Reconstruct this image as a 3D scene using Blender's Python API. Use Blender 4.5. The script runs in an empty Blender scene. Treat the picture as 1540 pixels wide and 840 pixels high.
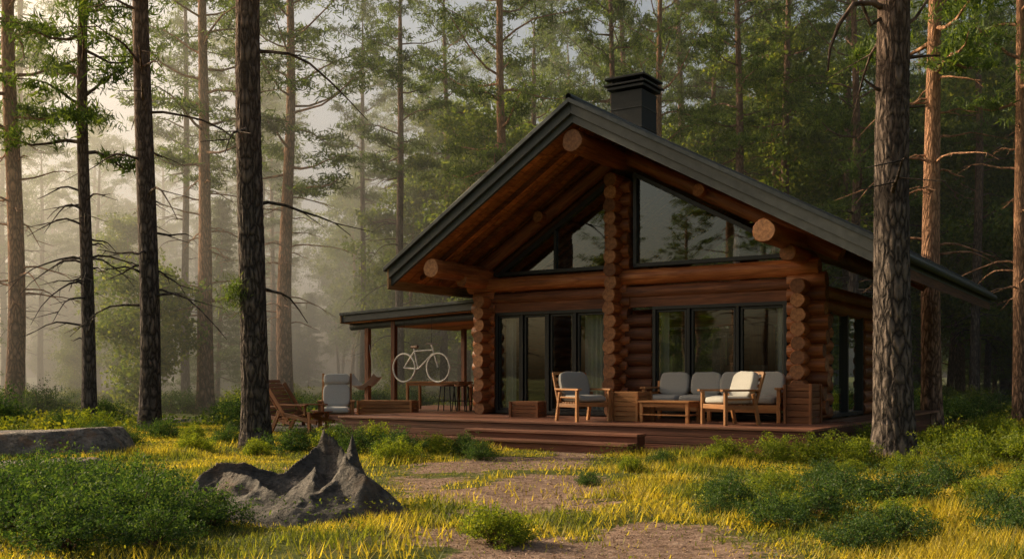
import bpy, math, random, bmesh
import numpy as np
from mathutils import Matrix, Vector
random.seed(7); rng=np.random.default_rng(7)
D2R=math.radians
scene=bpy.context.scene
# ------------------------------------------------------------------ materials
def newmat(name):
    m=bpy.data.materials.new(name); m.use_nodes=True
    nt=m.node_tree; nt.nodes.clear()
    out=nt.nodes.new('ShaderNodeOutputMaterial')
    return m,nt,out
def N(nt,t,**kw):
    n=nt.nodes.new(t)
    for k,v in kw.items(): setattr(n,k,v)
    return n
def ramp(nt,fac,stops):
    r=N(nt,'ShaderNodeValToRGB'); e=r.color_ramp.elements
    while len(e)<len(stops): e.new(0.5)
    for i,(p,c) in enumerate(stops):
        e[i].position=p; e[i].color=(c[0],c[1],c[2],1)
    nt.links.new(fac,r.inputs[0]); return r.outputs[0]
def noise(nt,vec,scale,detail=4,rough=.6,dist=0):
    n=N(nt,'ShaderNodeTexNoise'); n.inputs['Scale'].default_value=scale
    n.inputs['Detail'].default_value=detail; n.inputs['Roughness'].default_value=rough
    n.inputs['Distortion'].default_value=dist
    if vec is not None: nt.links.new(vec,n.inputs['Vector'])
    return n.outputs['Fac']
def mapping(nt,vec,scale):
    m=N(nt,'ShaderNodeMapping'); m.inputs['Scale'].default_value=scale
    nt.links.new(vec,m.inputs['Vector']); return m.outputs[0]
def mixc(nt,fac,a,b,mode='MIX'):
    m=N(nt,'ShaderNodeMix',data_type='RGBA',blend_type=mode)
    for s,v in ((0,fac),(6,a),(7,b)):
        if isinstance(v,(int,float)): m.inputs[s].default_value=v
        elif isinstance(v,tuple): m.inputs[s].default_value=(v[0],v[1],v[2],1)
        else: nt.links.new(v,m.inputs[s])
    return m.outputs[2]
def math_(nt,op,a,b=None,clamp=False):
    m=N(nt,'ShaderNodeMath',operation=op); m.use_clamp=clamp
    for i,v in enumerate((a,b)):
        if v is None: continue
        if isinstance(v,(int,float)): m.inputs[i].default_value=v
        else: nt.links.new(v,m.inputs[i])
    return m.outputs[0]
def bsdf(nt,out,col,rough=.7,metal=0,bump=None,bs=.3,bd=.02,spec=.5):
    b=N(nt,'ShaderNodeBsdfPrincipled')
    if isinstance(col,tuple): b.inputs['Base Color'].default_value=(col[0],col[1],col[2],1)
    else: nt.links.new(col,b.inputs['Base Color'])
    if isinstance(rough,(int,float)): b.inputs['Roughness'].default_value=rough
    else: nt.links.new(rough,b.inputs['Roughness'])
    b.inputs['Metallic'].default_value=metal
    b.inputs['Specular IOR Level'].default_value=spec
    if bump is not None:
        bn=N(nt,'ShaderNodeBump'); bn.inputs['Strength'].default_value=bs; bn.inputs['Distance'].default_value=bd
        nt.links.new(bump,bn.inputs['Height']); nt.links.new(bn.outputs[0],b.inputs['Normal'])
    nt.links.new(b.outputs[0],out.inputs[0]); return b
def uvo(nt): return N(nt,'ShaderNodeTexCoord').outputs['UV']
def pos(nt): return N(nt,'ShaderNodeNewGeometry').outputs['Position']
def island(nt): return N(nt,'ShaderNodeNewGeometry').outputs['Random Per Island']

def wood(name,c1,c2,c3,sc=(22,1.3,1),rough=.6,var=.5,bs=.35):
    m,nt,out=newmat(name)
    v=mapping(nt,uvo(nt),sc)
    n=noise(nt,v,1.0,6,.65,.6)
    col=ramp(nt,n,[(.25,c1),(.5,c2),(.75,c3)])
    n2=noise(nt,mapping(nt,uvo(nt),(3,.7,1)),1.0,3)
    col=mixc(nt,1.0,col,ramp(nt,n2,[(.3,(.55,.5,.48)),(.7,(1.15,1.1,1.05))]),'MULTIPLY')
    iv=ramp(nt,island(nt),[(0,(1-var,)*3),(1,(1+var*.4,)*3)])
    col=mixc(nt,1.0,col,iv,'MULTIPLY')
    bsdf(nt,out,col,rough,bump=n,bs=bs,bd=.02,spec=.35); return m
m_log=wood('log_wood',(.10,.03,.012),(.36,.125,.042),(.6,.27,.1),var=.45,rough=.45)
m_logd=wood('log_wood_dark',(.05,.02,.011),(.17,.065,.031),(.3,.125,.056),var=.4)
m_soffit=wood('soffit_board',(.16,.05,.018),(.52,.20,.062),(.7,.33,.115),sc=(28,1,1),var=.55)
m_deck=wood('deck_board',(.11,.045,.032),(.28,.13,.088),(.43,.24,.165),sc=(30,1,1),var=.4,rough=.42)
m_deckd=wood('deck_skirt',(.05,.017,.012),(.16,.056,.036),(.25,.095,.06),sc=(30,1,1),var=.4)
m_chair=wood('teak_wood',(.2,.085,.032),(.44,.21,.08),(.56,.32,.14),sc=(35,2,1),var=.25,rough=.5)
m_chaird=wood('teak_wood_dark',(.12,.045,.02),(.27,.11,.045),(.38,.18,.08),sc=(35,2,1),var=.3)
m_eave=wood('eave_board',(.2,.12,.06),(.36,.23,.12),(.5,.34,.2),sc=(30,1,1),var=.2)
def logend():
    m,nt,out=newmat('log_end')
    u=uvo(nt)
    w=N(nt,'ShaderNodeTexWave',wave_type='RINGS',rings_direction='SPHERICAL'); w.inputs['Scale'].default_value=22
    w.inputs['Distortion'].default_value=2.5; w.inputs['Detail'].default_value=3; w.inputs['Detail Scale'].default_value=2
    nt.links.new(u,w.inputs['Vector'])
    c=ramp(nt,w.outputs['Fac'],[(0,(.26,.11,.045)),(1,(.54,.28,.13))])
    c=mixc(nt,1.0,c,ramp(nt,noise(nt,u,14,4),[(.35,(.45,.4,.38)),(.65,(1.1,1.05,1))]),'MULTIPLY')
    c=mixc(nt,1.0,c,ramp(nt,island(nt),[(0,(.4,.33,.3)),(1,(1.1,1.1,1.1))]),'MULTIPLY')
    bsdf(nt,out,c,.75,bump=w.outputs['Fac'],bs=.2,bd=.01); return m
m_end=logend()
def bark(name,dark,mid,red,z0,z1):
    m,nt,out=newmat(name)
    u=uvo(nt)
    v=N(nt,'ShaderNodeTexVoronoi',feature='DISTANCE_TO_EDGE'); v.inputs['Scale'].default_value=1
    dn=noise(nt,mapping(nt,u,(9,2.5,1)),1,4)
    mp=mapping(nt,u,(15,3.2,1))
    add=N(nt,'ShaderNodeVectorMath',operation='ADD'); nt.links.new(mp,add.inputs[0])
    cm=N(nt,'ShaderNodeCombineXYZ'); nt.links.new(math_(nt,'MULTIPLY',dn,2.2),cm.inputs[0]); nt.links.new(math_(nt,'MULTIPLY',dn,1.3),cm.inputs[1])
    nt.links.new(cm.outputs[0],add.inputs[1]); nt.links.new(add.outputs[0],v.inputs['Vector'])
    h=math_(nt,'MULTIPLY',v.outputs['Distance'],2.2,True)
    n=noise(nt,mapping(nt,u,(40,14,1)),1,5)
    hh=math_(nt,'ADD',h,math_(nt,'MULTIPLY',n,.5))
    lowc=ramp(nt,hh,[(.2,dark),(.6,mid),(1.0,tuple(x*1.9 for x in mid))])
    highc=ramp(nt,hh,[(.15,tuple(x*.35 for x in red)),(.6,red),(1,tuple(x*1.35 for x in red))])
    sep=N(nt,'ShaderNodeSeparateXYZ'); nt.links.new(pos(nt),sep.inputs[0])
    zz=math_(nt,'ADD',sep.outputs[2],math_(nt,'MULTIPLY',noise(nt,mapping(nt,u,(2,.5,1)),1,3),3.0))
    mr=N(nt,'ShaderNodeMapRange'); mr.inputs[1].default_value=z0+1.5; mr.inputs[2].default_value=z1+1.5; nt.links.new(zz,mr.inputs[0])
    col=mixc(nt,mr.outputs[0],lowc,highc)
    bsdf(nt,out,col,.9,bump=hh,bs=.9,bd=.05,spec=.2); return m
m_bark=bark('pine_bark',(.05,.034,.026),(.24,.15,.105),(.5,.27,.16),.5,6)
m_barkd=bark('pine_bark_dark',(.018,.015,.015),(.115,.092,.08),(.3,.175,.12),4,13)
def leaf(name,c1,c2,c3,tr=.45,patch=None,ps=.5,t0=.42,t1=.58):
    m,nt,out=newmat(name)
    col=ramp(nt,island(nt),[(0,c1),(.55,c2),(1,c3)])
    if patch:
        col=mixc(nt,ramp(nt,noise(nt,pos(nt),ps,4),[(t0,(0,0,0)),(t1,(1,1,1))]),col,
                 ramp(nt,island(nt),[(0,tuple(x*.5 for x in patch)),(.6,patch),(1,tuple(x*1.3 for x in patch))]))
    d=N(nt,'ShaderNodeBsdfDiffuse'); t=N(nt,'ShaderNodeBsdfTranslucent'); g=N(nt,'ShaderNodeBsdfGlossy')
    g.inputs['Roughness'].default_value=.5
    nt.links.new(col,d.inputs[0]); nt.links.new(mixc(nt,1.0,col,(1.7,1.6,.6),'MULTIPLY'),t.inputs[0])
    mx=N(nt,'ShaderNodeMixShader'); mx.inputs[0].default_value=tr
    nt.links.new(d.outputs[0],mx.inputs[1]); nt.links.new(t.outputs[0],mx.inputs[2])
    mx2=N(nt,'ShaderNodeMixShader'); mx2.inputs[0].default_value=.015
    nt.links.new(mx.outputs[0],mx2.inputs[1]); nt.links.new(g.outputs[0],mx2.inputs[2])
    nt.links.new(mx2.outputs[0],out.inputs[0]); return m
m_needle=leaf('pine_needles',(.05,.085,.034),(.10,.16,.05),(.18,.24,.07),.5)
m_leaf=leaf('broad_leaves',(.09,.15,.038),(.17,.235,.058),(.28,.31,.075),.5)
m_shrub=leaf('shrub_leaves',(.022,.055,.022),(.055,.11,.036),(.12,.18,.055),.4)
m_shruby=leaf('shrub_leaves_bright',(.08,.13,.022),(.17,.23,.032),(.31,.34,.045),.5)
m_grass=leaf('grass_blades',(.065,.095,.022),(.15,.185,.038),(.29,.29,.065),.5,patch=(.5,.41,.075),ps=.6,t0=.44,t1=.54)
m_moss=leaf('undergrowth_leaves',(.025,.055,.016),(.065,.11,.024),(.15,.2,.038),.4,patch=(.32,.33,.04),ps=.55,t0=.47,t1=.58)
m_litter=leaf('leaf_litter',(.07,.04,.03),(.26,.17,.13),(.5,.38,.31),.1)
def simple(name,c,rough=.5,metal=0,ns=None,na=.3,bs=.1):
    m,nt,out=newmat(name)
    n=noise(nt,pos(nt),ns or 6,5)
    col=mixc(nt,1.0,c,ramp(nt,n,[(.3,(1-na,)*3),(.7,(1+na*.6,)*3)]),'MULTIPLY')
    rr=ramp(nt,n,[(.3,(rough*.8,)*3),(.7,(min(1,rough*1.25),)*3)])
    bsdf(nt,out,col,rr,metal,bump=n,bs=bs,bd=.01); return m
m_metal=simple('roof_metal',(.07,.08,.085),.42,.5,9,.35)
m_fascia=simple('fascia_board',(.06,.068,.072),.5,.0,7,.35)
m_frame=simple('window_frame_black',(.014,.015,.017),.4,0,8,.2)
m_cush=simple('grey_cushion',(.3,.3,.295),.95,0,60,.15,.3)
m_cushw=simple('light_cushion',(.5,.49,.46),.95,0,60,.15,.3)
m_curt=simple('curtain',(.65,.64,.6),.9,0,20,.15)
m_brick=simple('chimney_render',(.04,.042,.045),.8,0,14,.5,.4)
m_dark=simple('interior_floor',(.25,.15,.09),.4)
m_steel=simple('black_steel',(.02,.02,.022),.4,.8)
m_rope=simple('pale_paint',(.75,.72,.66),.5)
def glassm():
    m,nt,out=newmat('window_glass')
    t=N(nt,'ShaderNodeBsdfTransparent'); t.inputs[0].default_value=(.9,.94,.93,1)
    g=N(nt,'ShaderNodeBsdfGlossy'); g.inputs['Roughness'].default_value=.015; g.inputs[0].default_value=(.9,.95,.92,1)
    bn=N(nt,'ShaderNodeBump'); bn.inputs['Strength'].default_value=.03; bn.inputs['Distance'].default_value=.05
    nt.links.new(noise(nt,pos(nt),1.3,1),bn.inputs['Height']); nt.links.new(bn.outputs[0],g.inputs['Normal'])
    fr=N(nt,'ShaderNodeFresnel'); fr.inputs[0].default_value=1.5
    mx=N(nt,'ShaderNodeMixShader'); nt.links.new(math_(nt,'MULTIPLY',fr.outputs[0],3.0,True),mx.inputs[0])
    nt.links.new(t.outputs[0],mx.inputs[1]); nt.links.new(g.outputs[0],mx.inputs[2]); nt.links.new(mx.outputs[0],out.inputs[0]); return m
m_glass=glassm()
def rockm(name,k):
    m,nt,out=newmat(name)
    p=pos(nt)
    n=noise(nt,p,3,8,.65,.4); n2=noise(nt,p,22,6,.7)
    st=noise(nt,mapping(nt,p,(5,5,16)),1,6,.7,.8)
    col=ramp(nt,n,[(.3,(.045*k,.04*k,.037*k)),(.5,(.15*k,.13*k,.115*k)),(.7,(.3*k,.26*k,.23*k))])
    col=mixc(nt,1.0,col,ramp(nt,n2,[(.3,(.45,.45,.45)),(.7,(1.25,1.25,1.25))]),'MULTIPLY')
    col=mixc(nt,1.0,col,ramp(nt,st,[(.38,(.35,.33,.32)),(.5,(1,1,1))]),'MULTIPLY')
    col=mixc(nt,ramp(nt,noise(nt,p,1.7,4),[(.52,(0,0,0)),(.64,(.8,.8,.8))]),col,(.15*k,.085*k,.05*k))
    bsdf(nt,out,col,.75,bump=math_(nt,'ADD',math_(nt,'ADD',n,math_(nt,'MULTIPLY',st,.6)),math_(nt,'MULTIPLY',n2,.35)),bs=1.0,bd=.10); return m
m_rock=rockm('granite_rock',1.6); m_rockd=rockm('dark_rock',.8)
def groundm():
    m,nt,out=newmat('forest_floor')
    p=pos(nt)
    a=N(nt,'ShaderNodeAttribute',attribute_name='path')
    n=noise(nt,p,1.1,6,.7); n2=noise(nt,p,9,6,.75); n3=noise(nt,p,45,4,.8)
    soil=ramp(nt,n2,[(.3,(.13,.085,.065)),(.5,(.33,.23,.185)),(.68,(.52,.4,.335))])
    soil=mixc(nt,1.0,soil,ramp(nt,n3,[(.3,(.5,.45,.4)),(.7,(1.3,1.25,1.2))]),'MULTIPLY')
    moss=ramp(nt,n2,[(.3,(.035,.05,.012)),(.55,(.10,.12,.02)),(.75,(.22,.22,.034))])
    dry=ramp(nt,n3,[(.3,(.09,.065,.02)),(.7,(.29,.22,.06))])
    veg=mixc(nt,ramp(nt,n,[(.5,(0,0,0)),(.68,(1,1,1))]),moss,dry)
    f=math_(nt,'ADD',a.outputs['Fac'],math_(nt,'MULTIPLY',math_(nt,'SUBTRACT',n2,.5),1.8))
    f=ramp(nt,f,[(.35,(0,0,0)),(.6,(1,1,1))])
    col=mixc(nt,f,veg,soil)
    bsdf(nt,out,col,.95,bump=math_(nt,'ADD',n2,math_(nt,'MULTIPLY',n3,.5)),bs=.9,bd=.06,spec=.2); return m
m_ground=groundm()
# ------------------------------------------------------------------ mesh builder
class MB:
    def __init__(s): s.b=[]; s.n=0
    def add(s,V,F,mat=0,uv=None,smooth=False):
        V=np.asarray(V,float).reshape(-1,3); F=np.asarray(F,int)
        if uv is None: uv=np.zeros((F.size,2))
        s.b.append((V,F+s.n,mat,np.asarray(uv).reshape(-1,2),smooth)); s.n+=len(V)
    def tube(s,P,R,seg=12,mat=0,smooth=True,caps=None,disp=None):
        P=np.asarray(P,float); m=len(P); R=np.broadcast_to(np.asarray(R,float),(m,))
        T=np.gradient(P,axis=0); T/=np.linalg.norm(T,axis=1)[:,None]+1e-9
        d=P[-1]-P[0]; ref=np.array([1,0,0]) if abs(d[2])>.75*np.linalg.norm(d) else np.array([0,0,1.])
        U=np.cross(T,ref); U/=np.linalg.norm(U,axis=1)[:,None]+1e-9; W=np.cross(T,U)
        a=np.linspace(0,2*np.pi,seg,endpoint=False)
        L=np.concatenate([[0],np.cumsum(np.linalg.norm(np.diff(P,axis=0),axis=1))])
        RR=np.repeat(R[:,None],seg,1)
        if disp is not None: RR=RR+disp(a[None,:],L[:,None],R[:,None])
        V=P[:,None]+RR[:,:,None]*(U[:,None]*np.cos(a)[None,:,None]+W[:,None]*np.sin(a)[None,:,None])
        i,j=np.meshgrid(np.arange(m-1),np.arange(seg),indexing='ij'); j2=(j+1)%seg
        F=np.stack([i*seg+j,i*seg+j2,(i+1)*seg+j2,(i+1)*seg+j],-1).reshape(-1,4)
        off=rng.random(2)*50; r=R.mean()
        def uu(jj):
            return np.abs(((jj/seg)*2)%2-1)*math.pi*r
        u0=uu(j); u1=uu(j+1); v0=L[i]; v1=L[i+1]
        uv=np.stack([np.stack([u0,v0],-1),np.stack([u1,v0],-1),np.stack([u1,v1],-1),np.stack([u0,v1],-1)],-2).reshape(-1,2)+off
        s.add(V.reshape(-1,3),F,mat,uv,smooth)
        if caps is not None:
            circ=np.stack([np.cos(a),np.sin(a)],-1)
            s.add(V[0],[list(range(seg))[::-1]],caps,(circ*R[0])[::-1])
            s.add(V[-1],[list(range(seg))],caps,circ*R[-1])
    def log(s,p0,p1,r,mat=0,caps=1,seg=16):
        p0=np.array(p0,float);p1=np.array(p1,float); L=np.linalg.norm(p1-p0); m=max(3,int(L/.35)+2)
        t=np.linspace(0,1,m)[:,None]; P=p0+(p1-p0)*t
        P[1:-1]+=rng.normal(0,r*.02,(m-2,3))
        R=r*(1+rng.normal(0,.018,m))
        P=np.vstack([p0,P[0]+(p1-p0)/L*.015,P[1:-1],P[-1]-(p1-p0)/L*.015,p1]); R=np.concatenate([[R[0]*.93],R,[R[-1]*.93]])
        ph=rng.random(3)*6
        s.tube(P,R,seg,mat,True,caps,lambda a,l,r_: r_*.03*np.sin(3*a+ph[0]+l*.8)+r_*.02*np.sin(5*a+ph[1]-l*1.7))
    def box(s,c,d,mat=0,M=None):
        c=np.array(c,float);h=np.array(d,float)/2
        sg=np.array([[-1,-1,-1],[1,-1,-1],[1,1,-1],[-1,1,-1],[-1,-1,1],[1,-1,1],[1,1,1],[-1,1,1]],float)
        V=sg*h; s._hex(V,mat,c,M,int(np.argmax(d)))
    def _hex(s,V,mat,c,M,la):
        F=np.array([[0,3,2,1],[4,5,6,7],[0,1,5,4],[1,2,6,5],[2,3,7,6],[3,0,4,7]])
        off=rng.random(2)*50; uv=[]
        for f in F:
            p=V[f]; rngs=p.max(0)-p.min(0)
            ax=[k for k in range(3)]; k0=int(np.argmin(rngs)); ax.remove(k0)
            if la in ax: va=la; ua=[k for k in ax if k!=la][0]
            else: ua,va=ax
            uv.append(np.stack([p[:,ua],p[:,va]],-1)+off)
        W=V.copy()
        if M is not None: W=W@np.array(M.to_3x3()).T
        s.add(W+c,F,mat,np.concatenate(uv))
    def slope(s,x0,z0,x1,z1,ta,tb,y0,y1,mat=0):
        V=np.array([[x0,y0,z0+tb],[x1,y0,z1+tb],[x1,y1,z1+tb],[x0,y1,z0+tb],[x0,y0,z0+ta],[x1,y0,z1+ta],[x1,y1,z1+ta],[x0,y1,z0+ta]],float)
        if x1<x0: V=V[[1,0,3,2,5,4,7,6]]
        la=0 if abs(x1-x0)>abs(y1-y0) or (y1-y0)<.5 else 1
        s._hex(V,mat,np.zeros(3),None,la)
    def poly(s,pts,mat=0):
        pts=np.array(pts,float); s.add(pts,[list(range(len(pts)))],mat,pts[:,[0,2]])
    def cushion(s,c,d,mat=0,M=None,e=.28):
        nu,nv=28,14
        u=np.linspace(-np.pi,np.pi,nu,endpoint=False); v=np.linspace(-np.pi/2,np.pi/2,nv)
        f=lambda w,ee: np.sign(w)*np.abs(w)**ee
        V=np.stack([f(np.cos(v)[:,None],e+.15)*f(np.cos(u)[None],e),f(np.cos(v)[:,None],e+.15)*f(np.sin(u)[None],e),np.repeat(f(np.sin(v),e+.3)[:,None],nu,1)],-1)
        V=V.reshape(-1,3); 
        V*=np.array(d)/2; V+=.006*np.sin(V[:,[1,2,0]]*37+c[0]*9)
        if M is not None: V=V@np.array(M.to_3x3()).T
        i,j=np.meshgrid(np.arange(nv-1),np.arange(nu),indexing='ij'); j2=(j+1)%nu
        F=np.stack([i*nu+j,i*nu+j2,(i+1)*nu+j2,(i+1)*nu+j],-1).reshape(-1,4)
        s.add(V+np.array(c),F,mat,None,True)
    def build(s,name,mats,parent=None,mw=None,bevel=0,attr=None):
        V=np.concatenate([b[0] for b in s.b]); 
        me=bpy.data.meshes.new(name); me.vertices.add(len(V)); me.vertices.foreach_set('co',V.ravel())
        loops=np.concatenate([b[1].ravel() for b in s.b]); me.loops.add(len(loops)); me.loops.foreach_set('vertex_index',loops)
        tot=np.concatenate([np.full(b[1].shape[0],b[1].shape[1]) for b in s.b]); st=np.concatenate([[0],np.cumsum(tot)[:-1]])
        me.polygons.add(len(tot)); me.polygons.foreach_set('loop_start',st)
        me.polygons.foreach_set('material_index',np.concatenate([np.full(b[1].shape[0],b[2]) for b in s.b]))
        me.polygons.foreach_set('use_smooth',np.concatenate([np.full(b[1].shape[0],b[4]) for b in s.b]))
        uvl=me.uv_layers.new(name='UVMap'); uvl.data.foreach_set('uv',np.concatenate([b[3] for b in s.b]).ravel())
        for m in mats: me.materials.append(m)
        if attr is not None:
            at=me.attributes.new('path','FLOAT','POINT'); at.data.foreach_set('value',attr)
        me.update(calc_edges=True)
        ob=bpy.data.objects.new(name,me); scene.collection.objects.link(ob)
        if parent is not None: ob.parent=parent
        if mw is not None: ob.matrix_world=mw
        if bevel:
            bv=ob.modifiers.new('bevel','BEVEL'); bv.width=bevel; bv.segments=2; bv.limit_method='ANGLE'; bv.angle_limit=D2R(50)
        return ob
def empty(name,mw=Matrix.Identity(4)):
    e=bpy.data.objects.new(name,None); scene.collection.objects.link(e); e.matrix_world=mw; return e
H=Matrix.Translation((2.227,20.88,0))@Matrix.Rotation(D2R(-33.04),4,'Z')
# ------------------------------------------------------------------ terrain
def sn(x,y,s=0):
    r=0;a=1
    for k in range(5):
        an=s*1.7+k*2.1; f=.55*1.9**k
        r=r+a*np.sin(f*(x*math.cos(an)+y*math.sin(an))+1.3*k+s)*np.cos(f*.83*(x*math.sin(an*1.3)-y*math.cos(an*1.3))+s*2.2+k)
        a*=.6
    return r
def loc(x,y):
    dx=x-2.227;dy=y-20.88; return .838*dx-.545*dy, .545*dx+.838*dy
def gh(x,y):
    x=np.asarray(x,float);y=np.asarray(y,float)
    X,Y=loc(x,y)
    d=np.maximum(np.maximum(-9.5-X,X-5.5),np.maximum(-4-Y,Y-10)); f=np.clip(d/3,0,1)
    h=.055*sn(x,y,1)+.015*sn(x*3,y*3,2)
    far=np.clip((np.hypot(x,y-10)-30)/60,0,1)
    return h*f+far*.5*sn(x*.12,y*.12,3)*f-.02
def ss(t): t=np.clip(t,0,1); return t*t*(3-2*t)
def pathm(x,y):
    xc=np.interp(y,[3,7,10,13,15,17.5],[.6,.5,.35,-.3,0,.6]); w=np.interp(y,[3,7,10,13,17],[1.5,1.4,1.3,1.3,1.1])
    m=ss(1.5-np.abs(x-xc)/w)*ss((18.3-y)/1.0)
    y2=14.6+.12*(x+3)+.2*np.sin(x); m2=ss(1.5-np.abs(y-y2)/.6)*ss((.5-x)/1.0)*ss((x+9)/2)
    m3=ss(1.4-np.hypot((x-3.6)/2.2,(y-12.8)/.4))*.8+ss(1.4-np.hypot((x-4.3)/1.6,(y-8.6)/.5))*.8
    return np.clip(np.maximum(np.maximum(m,m2),m3)*.85-.7*ss(sn(x*2.3,y*3.2,5)*1.6+.1),0,1)
n=340
t=np.linspace(-1,1,n); gx=np.sign(t)*(np.abs(t)*15+np.abs(t)**5*500)
t2=np.linspace(-1,1,n); gy=12+np.sign(t2)*(np.abs(t2)*14+np.abs(t2)**5*500)
X,Y=np.meshgrid(gx,gy,indexing='ij'); Z=gh(X,Y)
V=np.stack([X,Y,Z],-1).reshape(-1,3)
i,j=np.meshgrid(np.arange(n-1),np.arange(n-1),indexing='ij')
F=np.stack([i*n+j,(i+1)*n+j,(i+1)*n+j+1,i*n+j+1],-1).reshape(-1,4)
g=MB(); g.add(V,F,0,None,True); g.build('ground',[m_ground],attr=pathm(X,Y).ravel())
# ------------------------------------------------------------------ leaves / trees
def rdir(n):
    v=rng.normal(size=(n,3)); return v/np.linalg.norm(v,axis=1)[:,None]
def leaves(mb,C,l,w,mat,up=0,flat=0):
    n=len(C); a=rdir(n); a[:,2]+=up
    if flat: a[:,2]*=flat
    a/=np.linalg.norm(a,axis=1)[:,None]
    q=rdir(n)
    if flat: q=q*np.array([.3,.3,1])
    b=np.cross(a,q); b/=np.linalg.norm(b,axis=1)[:,None]+1e-9
    s=(.6+.8*rng.random(n))[:,None]
    V=np.stack([C+a*l*s,C+b*w*s*.5,C-a*l*s*.4,C-b*w*s*.5],1).reshape(-1,3)
    mb.add(V,np.arange(4*n).reshape(-1,4),mat)
def barkdisp(a,l,r):
    w=np.sin(l*1.9+a*2)*.9+np.sin(l*4.7-a*3)*.5
    r1=1-np.abs(np.sin(8*a+w)); r2=1-np.abs(np.sin(13*a-1.3*w+l*.9)); r3=np.sin(l*13+6*np.sin(5*a)+a*4)
    return r*(.03*np.sin(2*a+l*.5)-.075*r1**3-.05*r2**3+.014*r3)+rng.normal(0,.0025,np.broadcast(a,l).shape)
def tree(name,Ht,r0,cb,nl,cr,cpl,lpc,ll,lw,kind='pine',detail=False,dead=8,lean=0,sway=.15,cs=1.0,mats=None,extra=None,top=.25):
    mb=MB()
    m=int(Ht*(16 if detail else 1.2))+3
    z=np.linspace(-.3,Ht,m); ph=rng.random(2)*6
    def cx(zz): return lean*zz+sway*np.sin(zz*.35+ph[0])-sway*np.sin(ph[0])
    def cy(zz): return sway*np.sin(zz*.28+ph[1])-sway*np.sin(ph[1])
    def rr(zz): return r0*(1-(1-top)*np.clip(zz/Ht,0,1)**1.1)*(1+.35*np.exp(-np.clip(zz,0,99)/.35))*(1-.97*np.clip((zz/Ht-.8)/.2,0,1))
    if detail:
        d=barkdisp
    else: d=lambda a,l,r: r*(.04*np.sin(2*a+l*.4)+.02*np.sin(7*a+l*1.1))
    mb.tube(np.stack([cx(z),cy(z),z],-1),rr(z),72 if detail else 12,0,True,None,d)
    C=[]
    for k in range(nl):
        t=(k+rng.random())/nl; zz=cb+(Ht*.985-cb)*t; az=k*2.4+rng.normal(0,.4)
        if kind=='pine': L=cr*(.35+.75*math.sin(math.pi*(t*.72+.2)))*(.6+.6*rng.random()); rise=.05+.75*t+rng.normal(0,.12)
        elif kind=='broad': L=cr*(.3+.8*math.sin(math.pi*(t*.8+.12)))*(.6+.6*rng.random()); rise=.5+rng.normal(0,.2)
        else: L=cr*(1.03-t)*(.8+.3*rng.random()); rise=-.18+.3*t
        if t>.97: L*=.5
        q=np.linspace(0,1,6); bend=rng.normal(0,.18)
        P=np.stack([cx(zz)+L*q*math.cos(az)+bend*L*q*q*-math.sin(az),cy(zz)+L*q*math.sin(az)+bend*L*q*q*math.cos(az),zz+L*rise*(q**1.2)+.05*L*np.sin(q*6+k)],-1)
        mb.tube(P,np.maximum(rr(zz)*.33*(1-.85*q),.012),5,0)
        for c in range(cpl):
            f=.3+.75*(c+rng.random())/cpl; f=min(f,1.02)
            p=P[0]+(P[-1]-P[0])*f; p=p+rng.normal(0,1,3)*np.array([.2,.2,.07])*L*.55*(1.15-f*.5)
            C.append((p,cs*(.7+.6*rng.random())*(1.1-.3*f)))
    for k in range(dead):
        zz=cb*(.25+.75*rng.random()); az=rng.random()*6.28; L=.6+2.6*rng.random(); q=np.linspace(0,1,7)
        dr=-.25*rng.random()-.05
        P=np.stack([cx(zz)+L*q*math.cos(az),cy(zz)+L*q*math.sin(az),zz+L*(.25*q+dr*2.5*q*q)+.04*np.sin(q*9+k)],-1)
        mb.tube(P,np.linspace(.04,.008,7),5,0)
        for i0,sg in ((2,-1),(3,1),(5,-1)):
            if rng.random()<.6:
                P2=P[i0]+np.outer(np.linspace(0,.4*L,3),[math.cos(az+.7*sg),math.sin(az+.7*sg),-.25]); mb.tube(P2,np.linspace(.014,.005,3),4,0)
    if C:
        cc=np.array([c[0] for c in C]); sz=np.array([c[1] for c in C])
        k=np.repeat(np.arange(len(cc)),lpc)
        g=rng.normal(size=(len(k),3)); 
        fl=np.array([.42,.42,.15]) if kind!='broad' else np.array([.42,.42,.34])
        if kind=='spruce': fl=np.array([.36,.36,.12])
        tuft=rng.normal(size=(len(cc),9,3)); sel=rng.integers(0,9,len(k))
        g=tuft[k,sel]*.9+g*.38
        leaves(mb,cc[k]+g*fl*sz[k][:,None],ll,lw,1,up=.25 if kind=='pine' else 0)
    if extra: extra(mb,cx,cy,rr)
    ob=mb.build(name,mats or [m_bark,m_needle]); return ob
def place(ob,x,y,s=1,rot=None,sz=None):
    ob.location=(x,y,float(gh(x,y))); ob.rotation_euler=(0,0,rng.random()*6.28 if rot is None else rot)
    ob.scale=(s,s,sz or s)
def linkcopy(src,name,parent=None):
    o=bpy.data.objects.new(name,src.data); scene.collection.objects.link(o)
    if parent: o.parent=parent
    return o
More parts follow.
